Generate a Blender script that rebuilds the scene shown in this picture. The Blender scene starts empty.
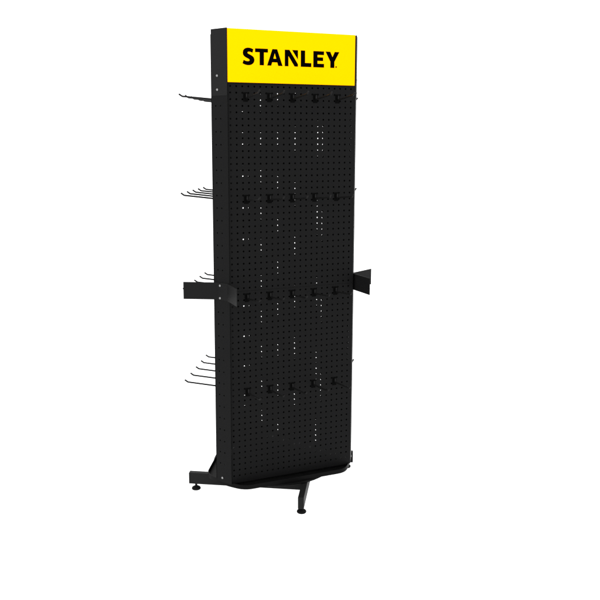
import bpy, math
from math import sin, cos, radians, pi, sqrt, atan2

# ---------------------------------------------------------------- units
# Everything is measured in hole pitches of the pegboard (25 mm) and scaled to metres.
U = 0.025
CX, CY, GZ = 10.5, 8.33, -69.447          # axis of the stand, floor level (pitches)
scene = bpy.context.scene
col = scene.collection


def W(x, y, z):
    """pitch coordinates -> metres, origin on the floor under the axis"""
    return ((x - CX) * U, (y - CY) * U, (z - GZ) * U)


# ---------------------------------------------------------------- materials
def mat(name, color, rough=0.5, spec=0.3, metal=0.0, grain=0.0, bump=0.0, scale=900.0, mottled=0.0):
    m = bpy.data.materials.new(name)
    m.use_nodes = True
    nt = m.node_tree
    b = nt.nodes['Principled BSDF']
    b.inputs['Roughness'].default_value = rough
    b.inputs['Specular IOR Level'].default_value = spec
    b.inputs['Metallic'].default_value = metal
    tc = nt.nodes.new('ShaderNodeTexCoord')
    n1 = nt.nodes.new('ShaderNodeTexNoise')
    n1.inputs['Scale'].default_value = scale
    n1.inputs['Detail'].default_value = 3
    nt.links.new(tc.outputs['Object'], n1.inputs['Vector'])
    n2 = nt.nodes.new('ShaderNodeTexNoise')
    n2.inputs['Scale'].default_value = 5.0
    n2.inputs['Detail'].default_value = 5
    nt.links.new(tc.outputs['Object'], n2.inputs['Vector'])
    add = nt.nodes.new('ShaderNodeMath'); add.operation = 'MULTIPLY_ADD'
    nt.links.new(n1.outputs['Fac'], add.inputs[0])
    add.inputs[1].default_value = grain
    mm = nt.nodes.new('ShaderNodeMath'); mm.operation = 'MULTIPLY_ADD'
    nt.links.new(n2.outputs['Fac'], mm.inputs[0])
    mm.inputs[1].default_value = mottled
    mm.inputs[2].default_value = 1.0 - 0.5 * (grain + mottled)
    nt.links.new(mm.outputs[0], add.inputs[2])
    vm = nt.nodes.new('ShaderNodeVectorMath'); vm.operation = 'SCALE'
    vm.inputs[0].default_value = color
    nt.links.new(add.outputs[0], vm.inputs['Scale'])
    nt.links.new(vm.outputs[0], b.inputs['Base Color'])
    if bump:
        bp = nt.nodes.new('ShaderNodeBump')
        bp.inputs['Strength'].default_value = bump
        bp.inputs['Distance'].default_value = 0.0004
        nt.links.new(n1.outputs['Fac'], bp.inputs['Height'])
        nt.links.new(bp.outputs['Normal'], b.inputs['Normal'])
    return m


M_BOARD = mat('black powder coat board', (0.0038, 0.0038, 0.0039), 0.55, 0.05, grain=0.5, bump=0.25, mottled=0.15)
M_POST = mat('black powder coat post', (0.0030, 0.0030, 0.0031), 0.5, 0.05, grain=0.3, bump=0.2, mottled=0.12)
M_CAP = mat('black header end cap', (0.0062, 0.0062, 0.0063), 0.5, 0.06, grain=0.2, bump=0.15)
M_WING = mat('black sheet bracket', (0.0058, 0.0058, 0.0059), 0.55, 0.05, grain=0.3, bump=0.2)
M_TRAY = mat('black moulded tray', (0.002, 0.002, 0.002), 0.5, 0.04, grain=0.3, bump=0.2)
M_BEAM = mat('black painted steel tube', (0.0075, 0.0075, 0.0075), 0.5, 0.06, grain=0.3, bump=0.2)
M_FOOT = mat('black rubber foot', (0.003, 0.003, 0.003), 0.6, 0.05, grain=0.3)
M_HOOK = mat('dark coated wire', (0.0055, 0.0055, 0.0055), 0.45, 0.08, grain=0.2)
M_PLATE = mat('black hook plate', (0.0016, 0.0016, 0.0016), 0.6, 0.01, grain=0.2)
M_SCREW = mat('zinc screw', (0.20, 0.20, 0.20), 0.35, 0.5, metal=0.9, grain=0.1)
M_SIGN = mat('yellow printed board', (0.92, 0.39, 0.0), 0.6, 0.0, grain=0.02, mottled=0.01)
M_INK = mat('black print', (0.0008, 0.0008, 0.0008), 0.6, 0.0)
M_FLOOR = mat('white floor with added translucency', (0.95, 0.95, 0.95), 0.9, 0.0)
_nt = M_FLOOR.node_tree                    # translucency added to the floor so world light from below washes out shadows
_tr = _nt.nodes.new('ShaderNodeBsdfTranslucent'); _tr.inputs['Color'].default_value = (0.96, 0.96, 0.96, 1)
_mx = _nt.nodes.new('ShaderNodeMixShader'); _mx.inputs[0].default_value = 0.68
_nt.links.new(_nt.nodes['Principled BSDF'].outputs[0], _mx.inputs[1]); _nt.links.new(_tr.outputs[0], _mx.inputs[2])
_nt.links.new(_mx.outputs[0], _nt.nodes['Material Output'].inputs['Surface'])


# ---------------------------------------------------------------- mesh helpers
class MB:
    def __init__(self):
        self.v, self.f = [], []

    def quad(self, *pts):
        n = len(self.v)
        self.v += [tuple(p) for p in pts]
        self.f.append(tuple(range(n, n + len(pts))))

    def prism(self, poly, z0, z1):
        """closed vertical prism over a counter-clockwise plan outline"""
        n = len(self.v); k = len(poly)
        self.v += [(x, y, z0) for x, y in poly] + [(x, y, z1) for x, y in poly]
        for i in range(k):
            j = (i + 1) % k
            self.f.append((n + i, n + j, n + k + j, n + k + i))
        self.f.append(tuple(n + k - 1 - i for i in range(k)))
        self.f.append(tuple(n + k + i for i in range(k)))

    def box(self, x0, x1, y0, y1, z0, z1):
        self.prism([(x0, y0), (x1, y0), (x1, y1), (x0, y1)], z0, z1)

    def tube(self, path, r, seg=10, cap=True):
        rings = []
        from mathutils import Vector
        P = [Vector(p) for p in path]
        up = None
        for i, p in enumerate(P):
            if i == 0: d = P[1] - p
            elif i == len(P) - 1: d = p - P[i - 1]
            else: d = (P[i + 1] - p).normalized() + (p - P[i - 1]).normalized()
            d.normalize()
            a = d.cross(Vector((1, 0, 0)))
            if a.length < 0.2: a = d.cross(Vector((0, 1, 0)))
            a.normalize(); b = d.cross(a)
            rings.append((p, a, b))
        n = len(self.v)
        rr = r if isinstance(r, (list, tuple)) else [r] * len(P)
        for (p, a, b), q in zip(rings, rr):
            for k in range(seg):
                t = 2 * pi * k / seg
                self.v.append(tuple(p + a * (q * cos(t)) + b * (q * sin(t))))
        for i in range(len(P) - 1):
            for k in range(seg):
                k2 = (k + 1) % seg
                self.f.append((n + i * seg + k, n + i * seg + k2, n + (i + 1) * seg + k2, n + (i + 1) * seg + k))
        if cap:
            self.f.append(tuple(n + k for k in range(seg))[::-1])
            self.f.append(tuple(n + (len(P) - 1) * seg + k for k in range(seg)))

    def lathe(self, prof, cx=0, cy=0, seg=32):
        """profile [(r, z)] bottom to top around a vertical axis"""
        n = len(self.v)
        for r, z in prof:
            for k in range(seg):
                t = 2 * pi * k / seg
                self.v.append((cx + r * cos(t), cy + r * sin(t), z))
        for i in range(len(prof) - 1):
            for k in range(seg):
                k2 = (k + 1) % seg
                self.f.append((n + i * seg + k, n + i * seg + k2, n + (i + 1) * seg + k2, n + (i + 1) * seg + k))
        self.f.append(tuple(n + k for k in range(seg))[::-1])
        self.f.append(tuple(n + (len(prof) - 1) * seg + k for k in range(seg)))

    def holed_plate(self, x0, x1, z0, z1, holes, hr, y=0.0, t=0.09, cell=0.3, seg=8):
        """vertical sheet in the xz plane, front at y, back at y+t, with real round holes.
        holes: list of (x, z); the distinct xs and zs make the cutting grid"""
        hs = {(round(a, 4), round(b, 4)) for a, b in holes}
        xs = sorted({round(a, 4) for a, b in holes}); zs = sorted({round(b, 4) for a, b in holes})
        cxs = [x0] + [q for x in xs for q in (x - cell, x + cell)] + [x1]
        czs = [z0] + [q for z in zs for q in (z - cell, z + cell)] + [z1]
        nx = len(cxs)
        base = len(self.v)
        for zz in czs:
            for xx in cxs:
                self.v.append((xx, y, zz))
        off = len(self.v) - base
        for zz in czs:
            for xx in cxs:
                self.v.append((xx, y + t, zz))
        idx = lambda i, j, b=0: base + b * off + j * nx + i
        for j in range(len(czs) - 1):
            for i in range(nx - 1):
                c4 = [idx(i, j), idx(i + 1, j), idx(i + 1, j + 1), idx(i, j + 1)]
                b4 = [q + off for q in c4]
                hole = (i % 2 == 1 and j % 2 == 1 and i < nx - 1 and
                        (round((cxs[i] + cxs[i + 1]) / 2, 4), round((czs[j] + czs[j + 1]) / 2, 4)) in hs)
                if not hole:
                    self.f.append(tuple(c4)); self.f.append(tuple(reversed(b4)))
                    continue
                mx, mz = (cxs[i] + cxs[i + 1]) / 2, (czs[j] + czs[j + 1]) / 2
                rings = []
                for yy in (y, y + t):
                    n = len(self.v)
                    for k in range(seg):
                        a = 2 * pi * (k + 0.5) / seg + pi + pi / 4 * 0
                        self.v.append((mx + hr * cos(a), yy, mz + hr * sin(a)))
                    rings.append(n)
                q = seg // 4
                # corners in ring order starting at angle pi (left) going ccw: bottom-left first
                for s in range(4):
                    # ring points s*q .. s*q+q-1 belong to corner s
                    for (r0, cc, flip) in ((rings[0], c4, False), (rings[1], b4, True)):
                        pts = [r0 + s * q + k for k in range(q)]
                        fan = [cc[s]] + pts[::-1]
                        nxt = r0 + ((s + 1) * q) % seg
                        side = [cc[s], cc[(s + 1) % 4], nxt, pts[-1]]
                        if len(fan) > 2:
                            self.f.append(tuple(fan if flip is True else fan[::1]) if flip else tuple(fan[::-1][::-1]))
                        self.f.append(tuple(side) if not flip else tuple(side[::-1]))
                for k in range(seg):
                    k2 = (k + 1) % seg
                    self.f.append((rings[0] + k, rings[0] + k2, rings[1] + k2, rings[1] + k))
        # outer edges
        J = len(czs) - 1; I = nx - 1
        self.quad((x0, y, z0), (x0, y + t, z0), (x1, y + t, z0), (x1, y, z0))
        self.quad((x0, y, z1), (x1, y, z1), (x1, y + t, z1), (x0, y + t, z1))
        self.quad((x0, y, z0), (x0, y, z1), (x0, y + t, z1), (x0, y + t, z0))
        self.quad((x1, y, z0), (x1, y + t, z0), (x1, y + t, z1), (x1, y, z1))

    def build(self, name, material, parent=None, bevel=0.0, smooth=False, matrix=None, link=True):
        me = bpy.data.meshes.new(name)
        vs = self.v
        if matrix: vs = [matrix(*p) for p in vs]
        me.from_pydata([(x * U, y * U, z * U) for x, y, z in vs], [], self.f)
        me.materials.append(material)
        if smooth:
            for p in me.polygons: p.use_smooth = True
        me.validate()
        o = bpy.data.objects.new(name, me)
        col.objects.link(o)
        if parent: o.parent = parent
        if bevel:
            b = o.modifiers.new('bevel', 'BEVEL'); b.width = bevel * U; b.segments = 2; b.limit_method = 'ANGLE'
        return o


def twin(o, ang, parent=None, label=None):
    """copy of a part and of its sub-parts, turned about the stand's axis"""
    c = o.copy(); col.objects.link(c)
    c.parent = parent or o.parent
    c.rotation_euler = (0, 0, radians(ang))
    if label: c['label'] = label
    for ch in list(o.children):
        d = ch.copy(); col.objects.link(d); d.parent = c
    return c


def local(x, y, z):           # stand coordinates: axis at 0,0, floor at 0 (still pitches)
    return (x - CX, y - CY, z - GZ)


# ---------------------------------------------------------------- the stand
stand = bpy.data.objects.new('display_stand', None)
col.objects.link(stand)
stand.empty_display_size = 0.2
stand['label'] = 'tall black three sided pegboard display stand with a yellow header sign'
stand['category'] = 'display stand'

XL, YF, B = -0.64, -0.40, 3.22           # front-left corner of the post, post width
TOP, BOT = 8.66, -65.3
HR = 0.160

# perforated boards: an upper and a lower one on each of the three faces
def make_boards(x1, ang, hr=HR):
    ub = MB(); ub.holed_plate(-0.36, x1, -32.485, 8.0, [(c, -r) for c in range(22) for r in range(33)], hr)
    ub.box(-0.4, 21.2, 0.10, 0.15, -32.62, -32.38)      # strip added behind the joint to stop light leaking through
    lb = MB(); lb.holed_plate(-0.36, x1, BOT, -32.515, [(c, -r) for c in range(22) for r in range(33, 65)], hr)
    for m in (ub, lb):
        o = m.build('pegboard', M_BOARD, stand, matrix=local)
        o.rotation_euler = (0, 0, radians(ang))


make_boards(21.86, 0); make_boards(21.86, 120, 0.125); make_boards(21.25, 240, 0.14)

# corner posts: bent channel, holes punched in pairs
OFF = 0.29                                # the punched pattern sits a little off the middle
ex = (-0.5, 0.8660254); en = (-0.8660254, -0.5)     # along the post (front to rear), outward normal


def post_point(s, n, z):                  # s along the post from its front corner, n outward
    return (XL + ex[0] * s + en[0] * n, YF + ex[1] * s + en[1] * n, z)


pm = MB()
hz = [-float(k) for k in range(3, 30, 2)] + [-float(k) for k in range(36, 63, 2)]
hs_ = [B / 2 + OFF - 0.5, B / 2 + OFF + 0.5]
pm.holed_plate(0, B, BOT, TOP, [(s, z) for s in hs_ for z in hz], 0.13, t=0.1)
pm.v = [local(*post_point(x, -y, z)) for x, y, z in pm.v]
# returns folded inward behind both corners, square to the boards
sgn = MB()
x1, y1 = XL + ex[0] * B, YF + ex[1] * B
sgn.prism([(XL, YF + 0.003), (XL + 0.1, YF + 0.003), (XL + 0.1, YF + 0.8), (XL, YF + 0.8)], BOT + 0.01, TOP - 0.01)
dx, dy = 0.8660254, -0.5                  # inward from the left face
tx, ty = 0.5, 0.8660254                   # along the left face, away from the post
px, py = x1 + dx * 0.003, y1 + dy * 0.003
sgn.prism([(px, py), (px + dx * 0.8, py + dy * 0.8), (px + dx * 0.8 + tx * .1, py + dy * 0.8 + ty * .1), (px + tx * .1, py + ty * .1)], BOT + 0.01, TOP - 0.01)
n0 = len(pm.v)
pm.v += [local(*v) for v in sgn.v]; pm.f += [tuple(i + n0 for i in f) for f in sgn.f]
post = pm.build('corner_post', M_POST, stand)


def add_screw(parent, s, z, n=0.0):
    m = MB()
    m.lathe([(0.20, 0.0), (0.20, 0.06), (0.15, 0.12), (0.05, 0.14)], seg=14)
    c = local(*post_point(s, n, z))
    def mx(x, y, zz):                     # disc axis along the outward normal
        return (c[0] + ex[0] * x + en[0] * zz, c[1] + ex[1] * x + en[1] * zz, c[2] + y)
    return m.build('screw', M_SCREW, parent, smooth=False, matrix=mx)


SC = B / 2 + OFF + 0.08
hc = MB()
hc.prism([post_point(0.004, 0.001, 0)[:2], post_point(0.004, 0.05, 0)[:2], post_point(B - 0.004, 0.05, 0)[:2], post_point(B - 0.004, 0.001, 0)[:2]], -1.45, TOP - 0.004)
hc.build('header_end_cap', M_CAP, post, matrix=local)
for z, n_ in ((1.59, 0.05), (-0.54, 0.05), (-64.55, 0.0)):
    add_screw(post, SC, z, n_)
for a in (120, 240): twin(post, a)

# header signs


def outline_S():
    """heavy S from a swept centre line with changing width"""
    # outer and inner edges traced as one closed polygon (clockwise from the upper right terminal)
    top_out = [(3.70, 5.60), (3.42, 5.72), (3.12, 5.79), (2.80, 5.80), (2.50, 5.74), (2.25, 5.60), (2.08, 5.37), (2.02, 5.08), (2.06, 4.80),
               (2.20, 4.58), (2.42, 4.42), (2.70, 4.29), (2.95, 4.18), (3.10, 4.07), (3.14, 3.94), (3.06, 3.83), (2.88, 3.77), (2.64, 3.77), (2.38, 3.83), (2.14, 3.93)]
    bot_out = [(1.97, 3.47), (2.20, 3.35), (2.50, 3.26), (2.84, 3.22), (3.18, 3.25), (3.48, 3.36), (3.72, 3.56), (3.86, 3.83), (3.87, 4.13),
               (3.77, 4.39), (3.56, 4.58), (3.28, 4.73), (3.00, 4.85), (2.80, 4.95), (2.73, 5.06), (2.77, 5.18), (2.90, 5.25), (3.10, 5.26), (3.32, 5.22), (3.56, 5.13)]
    return top_out + bot_out


T_, B_ = 5.75, 3.28
letters = [
    [outline_S()],
    [[(4.05, T_), (6.14, T_), (6.14, 5.24), (5.46, 5.24), (5.46, B_), (4.80, B_), (4.80, 5.24), (4.05, 5.24)]],
    # A: left leg, right leg and crossbar as one outline round a counter, split in two loops
    [[(6.06, B_), (6.70, B_), (6.86, 3.80), (7.32, 3.80), (7.32, 4.30), (7.04, 4.30), (7.32, 5.18), (7.32, T_), (6.93, T_)],
     [(7.32, T_), (7.32, 5.18), (7.60, 4.30), (7.32, 4.30), (7.32, 3.80), (7.76, 3.80), (7.92, B_), (8.60, B_), (7.71, T_)]],
    # N with its cut right-hand stem
    [[(9.05, T_), (9.80, T_), (11.26, 3.62), (11.26, B_), (10.72, B_), (9.62, 4.90), (9.62, B_), (9.05, B_)],
     [(10.33, T_), (11.26, T_), (11.26, 4.40)]],
    [[(11.81, T_), (12.50, T_), (12.50, 3.84), (13.60, 3.84), (13.60, B_), (11.81, B_)]],
    [[(14.00, T_), (15.83, T_), (15.83, 5.24), (14.68, 5.24), (14.68, 4.80), (15.68, 4.80), (15.68, 4.30), (14.68, 4.30), (14.68, 3.80), (15.85, 3.80), (15.85, B_), (14.00, B_)]],
    [[(16.18, T_), (16.96, T_), (17.38, 4.88), (17.80, T_), (18.56, T_), (17.70, 4.24), (17.70, B_), (17.03, B_), (17.03, 4.24)]],
    [[(18.05 + 0.10 * cos(k * pi / 6), 3.42 + 0.10 * sin(k * pi / 6)) for k in range(12)]],
]
from mathutils.geometry import tessellate_polygon
from mathutils import Vector
def fatten(lp, w, fixed_x=None):
    area = sum(lp[i - 1][0] * lp[i][1] - lp[i][0] * lp[i - 1][1] for i in range(len(lp)))
    sg = 1 if area > 0 else -1
    out = []
    for i, (x, z) in enumerate(lp):
        a = Vector((x - lp[i - 1][0], z - lp[i - 1][1])).normalized()
        q = lp[(i + 1) % len(lp)]
        b = Vector((q[0] - x, q[1] - z)).normalized()
        na, nb = Vector((a.y, -a.x)) * sg, Vector((b.y, -b.x)) * sg
        m = (na + nb)
        m = m.normalized() if m.length > 1e-4 else na
        k = w / max(0.45, m.dot(na))
        nx = x if fixed_x is not None and abs(x - fixed_x) < 1e-6 else x + m.x * k
        out.append((nx, z + m.y * k))
    return out


lm = MB()
for loops in letters:
    for lp in loops:
        lp = fatten(lp, 0.03, 7.32)
        n = len(lm.v); k = len(lp)
        for (x, z) in lp: lm.v.append((x, -0.366, z))
        for (x, z) in lp: lm.v.append((x, -0.340, z))
        for t in tessellate_polygon([[Vector((x, z, 0)) for x, z in lp]]):
            lm.f.append((n + t[0], n + t[1], n + t[2]))
        for i in range(k):
            j = (i + 1) % k
            lm.f.append((n + i, n + j, n + k + j, n + k + i))
def make_sign(x1, shift, ang):
    m = MB(); m.box(-0.55, x1, -0.35 + shift, -0.22 + shift, 0.56, 8.60)
    sg = m.build('header_sign', M_SIGN, stand, matrix=local)
    sg.rotation_euler = (0, 0, radians(ang))
    t = MB(); t.v = [(x, y + shift, z) for x, y, z in lm.v]; t.f = lm.f
    t.build('lettering', M_INK, sg, matrix=local)


make_sign(21.47, 0.0, 0); make_sign(21.2, 0.28, 120); make_sign(20.5, 0.3, 240)

# roof plate closing the top between the posts
rp = MB()
cap = []
for a in (0, 120, 240):
    for (x, y) in ((XL + 0.3 - CX, 0.15 - CY), (21 - XL - 0.3 - CX, 0.15 - CY)):
        r = radians(a)
        cap.append((x * cos(r) - y * sin(r), x * sin(r) + y * cos(r)))
rp.prism(cap, TOP - 0.75 - GZ, TOP - 0.65 - GZ)
rp.build('top_plate', M_POST, stand)

# brackets: bent plate screwed to each post, two wings spreading out
import bmesh
WZ1, WZ2 = -31.07, -33.90
ccx, ccy = XL + ex[0] * (B / 2 + OFF), YF + ex[1] * (B / 2 + OFF)


def make_bracket(WL, ang, in2=0.0):
    cc = Vector((ccx, ccy)); E_, N_ = Vector(ex), Vector(en)
    path = [cc + Vector((cos(radians(150)), sin(radians(150)))) * WL, cc + E_ * 0.55 + N_ * 0.01, cc - E_ * (0.55 + in2) + N_ * 0.01, cc + Vector((in2 * 0.72, -WL))]
    th = 0.09
    outs = []
    for i, p in enumerate(path):
        ds = []
        if i > 0: ds.append((p - path[i - 1]).normalized())
        if i < 3: ds.append((path[i + 1] - p).normalized())
        ns = [Vector((-q.y, q.x)) * -1 for q in ds]
        m_ = sum(ns, Vector((0, 0))).normalized()
        outs.append(p + m_ * (th / m_.dot(ns[0])))
    m = MB()
    m.prism([tuple(q) for q in path] + [tuple(q) for q in reversed(outs)], WZ2, WZ1)
    o = m.build('corner_bracket', M_WING, stand, matrix=local)
    b_ = bmesh.new(); b_.from_mesh(o.data)
    bmesh.ops.triangulate(b_, faces=[f for f in b_.faces if len(f.verts) > 4])
    bmesh.ops.recalc_face_normals(b_, faces=b_.faces)
    b_.to_mesh(o.data); b_.free()
    o.rotation_euler = (0, 0, radians(ang))
    for z in (-31.55, -33.6):
        add_screw(o, B / 2 + OFF, z, 0.11)
    return o


make_bracket(6.16, 0, 1.0); make_bracket(5.85, 120); make_bracket(6.1, 240)

# tray under the boards (floor + upturned rim)
TZ0, TZ1 = -65.85, -65.10


def rounded_tri(d, r, seg=20):
    # triangle of inradius d with its corners cut by a circle r, all joints rounded by q
    q, pts = 3.0, []
    h = math.degrees(math.acos((d - q) / (r - q)))
    for c in (330, 90, 210):
        lo_, hi_ = c - 60 + h, c + 60 - h
        for k in range(7):                # joint between flat and arc
            n_ = radians(c - 60 + (lo_ - c + 60) * k / 6)
            pts.append(((r - q) * cos(radians(lo_)) + q * cos(n_), (r - q) * sin(radians(lo_)) + q * sin(n_)))
        for k in range(1, seg):
            n_ = radians(lo_ + (hi_ - lo_) * k / seg); pts.append((r * cos(n_), r * sin(n_)))
        for k in range(7):
            n_ = radians(hi_ + (c + 60 - hi_) * k / 6)
            pts.append(((r - q) * cos(radians(hi_)) + q * cos(n_), (r - q) * sin(radians(hi_)) + q * sin(n_)))
    return pts


tm = MB()
outer = rounded_tri(10.38, 13.85); inner = rounded_tri(10.28, 13.75)
tm.prism(outer, TZ0 - GZ, TZ0 + 0.12 - GZ)
n = len(outer)
for i in range(n):
    j = (i + 1) % n
    o1, o2, i1, i2 = outer[i], outer[j], inner[i], inner[j]
    za, zb = TZ0 + 0.12 - GZ, TZ1 - GZ
    tm.quad((*o1, za), (*o2, za), (*o2, zb), (*o1, zb))
    tm.quad((*i2, za), (*i1, za), (*i1, zb), (*i2, zb))
    tm.quad((*o1, zb), (*o2, zb), (*i2, zb), (*i1, zb))
tray = tm.build('tray', M_TRAY, stand)
dm = MB()
dm.lathe([(10.85, -66.24 - GZ), (10.95, -66.18 - GZ), (10.95, -65.92 - GZ), (10.85, -65.86 - GZ)], seg=96)
dm.build('turntable', M_TRAY, stand)

# pinwheel base: four square tubes, each butting into the next one
BZ0, BZ1 = -68.35, -66.30
HW = 0.5                                  # half width of the tube
a0 = radians(-30)
foot = Vector((14.53 * cos(radians(176.67)), 14.53 * sin(radians(176.67))))
d = Vector((cos(a0), sin(a0))); nn = Vector((-d.y, d.x))
p0 = foot - d * 1.2
L = 1.2 + (-foot).dot(d) + abs(foot.dot(nn)) - HW
bmz = MB()
pl = [p0 - nn * HW, p0 + d * L - nn * HW, p0 + d * L + nn * HW, p0 + nn * HW]
bmz.prism([tuple(q) for q in pl], BZ0 - GZ, BZ1 - GZ)
beam = bmz.build('base_beam', M_BEAM, stand, bevel=0.08)
fm = MB()
fm.lathe([(0.74, 0.0), (0.80, 0.08), (0.80, 0.22), (0.72, 0.34), (0.34, 0.58), (0.20, 0.62), (0.20, BZ0 - GZ)], foot.x, foot.y, seg=28)
fm.build('levelling_foot', M_FOOT, beam)
for a in (90, 180, 270): twin(beam, a)

# ---------------------------------------------------------------- hooks
FACES = [('front', 0, 'front board'), ('left', 240, 'left rear side'), ('right', 120, 'right rear side')]
ROWS = ['top', 'second', 'third', 'bottom']
ORD = ['first', 'second', 'middle', 'fourth', 'last']
RL = 5.92
hm = MB()
hm.tube([(0.12, -0.16, 0.62), (0.12, -0.16, 0.10), (0.12, -0.19, 0.0), (0.12, -0.28, -0.05), (0.12, -0.42, -0.05),
         (0.12, -(RL - 0.62), 0.42), (0.12, -(RL - 0.50), 0.46), (0.12, -RL, 0.80)],
        0.14, seg=10)
rod0 = hm.build('rod', M_HOOK, smooth=True)
pm2 = MB()
pm2.prism([(-0.36, -0.055), (0.40, -0.055), (0.40, -0.005), (-0.36, -0.005)], -0.62, 0.6)
pm2.prism([(-0.56, -0.055), (0.56, -0.055), (0.56, -0.006), (-0.56, -0.006)], 0.6, 0.8)
for s in (-0.5, 0.5):                    # prongs gripping the holes
    pm2.tube([(s, -0.03, 0.70), (s, 0.16, 0.70), (s, 0.22, 0.76), (s, 0.24, 1.0)], 0.07, seg=8)
plate0 = pm2.build('mounting_plate', M_PLATE)
first = None
for fi, (fname, ang, where) in enumerate(FACES):
    for r in range(4):
        for c in range(5):
            h = bpy.data.objects.new('pegboard_hook', None)
            col.objects.link(h)
            h.empty_display_size = 0.03
            x, y, z = 2.5 + 4 * c, 0.0, -1.72 - 16.0 * r
            lx, ly = x - CX, y - CY
            t = radians(ang)
            h.location = ((lx * cos(t) - ly * sin(t)) * U, (lx * sin(t) + ly * cos(t)) * U, (z - GZ) * U)
            h.rotation_euler = (0, 0, t)
            if fname == 'front':
                h['label'] = '%s black hook from the left in the %s row of the front pegboard' % (ORD[c], ROWS[r])
            elif fname == 'left':
                k = 4 - c                 # nearest to the viewer is c = 4
                h['label'] = 'black wire hook jutting out to the left, %s behind the corner post, %s row' % (ORD[k], ROWS[r])
            else:
                h['label'] = 'black hook on the right rear board, %s from right corner post, %s row' % (ORD[c], ROWS[r])
            h['category'] = 'hook'
            h['group'] = 'hooks on the pegboard stand'
            for src in (rod0, plate0):
                if first is None or len(h.children) < 2:
                    k_ = src if (fi == 0 and r == 0 and c == 0) else src.copy()
                    if k_ is not src: col.objects.link(k_)
                    k_.parent = h
            first = h

# ---------------------------------------------------------------- floor
g = MB()
R_ = 1600
g.quad((-R_, -R_, 0), (R_, -R_, 0), (R_, R_, 0), (-R_, R_, 0))
fl = g.build('floor', M_FLOOR)
fl['kind'] = 'structure'

# ---------------------------------------------------------------- light
w = bpy.data.worlds.new('World'); scene.world = w; w.use_nodes = True
bg = w.node_tree.nodes['Background']
bg.inputs['Color'].default_value = (1, 1, 1, 1); bg.inputs['Strength'].default_value = 2.0


def area(name, loc, aim, size, power):
    l = bpy.data.lights.new(name, 'AREA'); l.size = size; l.energy = power
    o = bpy.data.objects.new(name, l); col.objects.link(o)
    o.location = loc
    o.rotation_euler = (Vector(aim) - Vector(loc)).to_track_quat('-Z', 'Y').to_euler()
    o['kind'] = 'structure'
    return o


area('studio_lamp', (-2.6, -2.6, 3.4), (0, 0, 1.3), 0.9, 55)

# ---------------------------------------------------------------- camera
cam = bpy.data.cameras.new('camera'); co = bpy.data.objects.new('camera', cam); col.objects.link(co)
X, Y, Z, yaw, pit, f, cx, cy = -40.39528, -118.81375, -8.18648, 0.39212, -0.16265, 789.48466, 282.27768, 269.03293
co.location = W(X, Y, Z)
F = Vector((sin(yaw) * cos(pit), cos(yaw) * cos(pit), sin(pit)))
co.rotation_euler = F.to_track_quat('-Z', 'Y').to_euler()
cam.sensor_width = 36; cam.lens = f / 600 * 36
cam.shift_x = (300 - cx) / 600; cam.shift_y = (cy - 300) / 600
cam.clip_start = 0.05; cam.clip_end = 500
scene.camera = co
scene.view_settings.view_transform = 'Standard'
scene.view_settings.look = 'None'
scene.view_settings.exposure = 0
scene.view_settings.gamma = 1
scene.render.resolution_x = scene.render.resolution_y = 1024
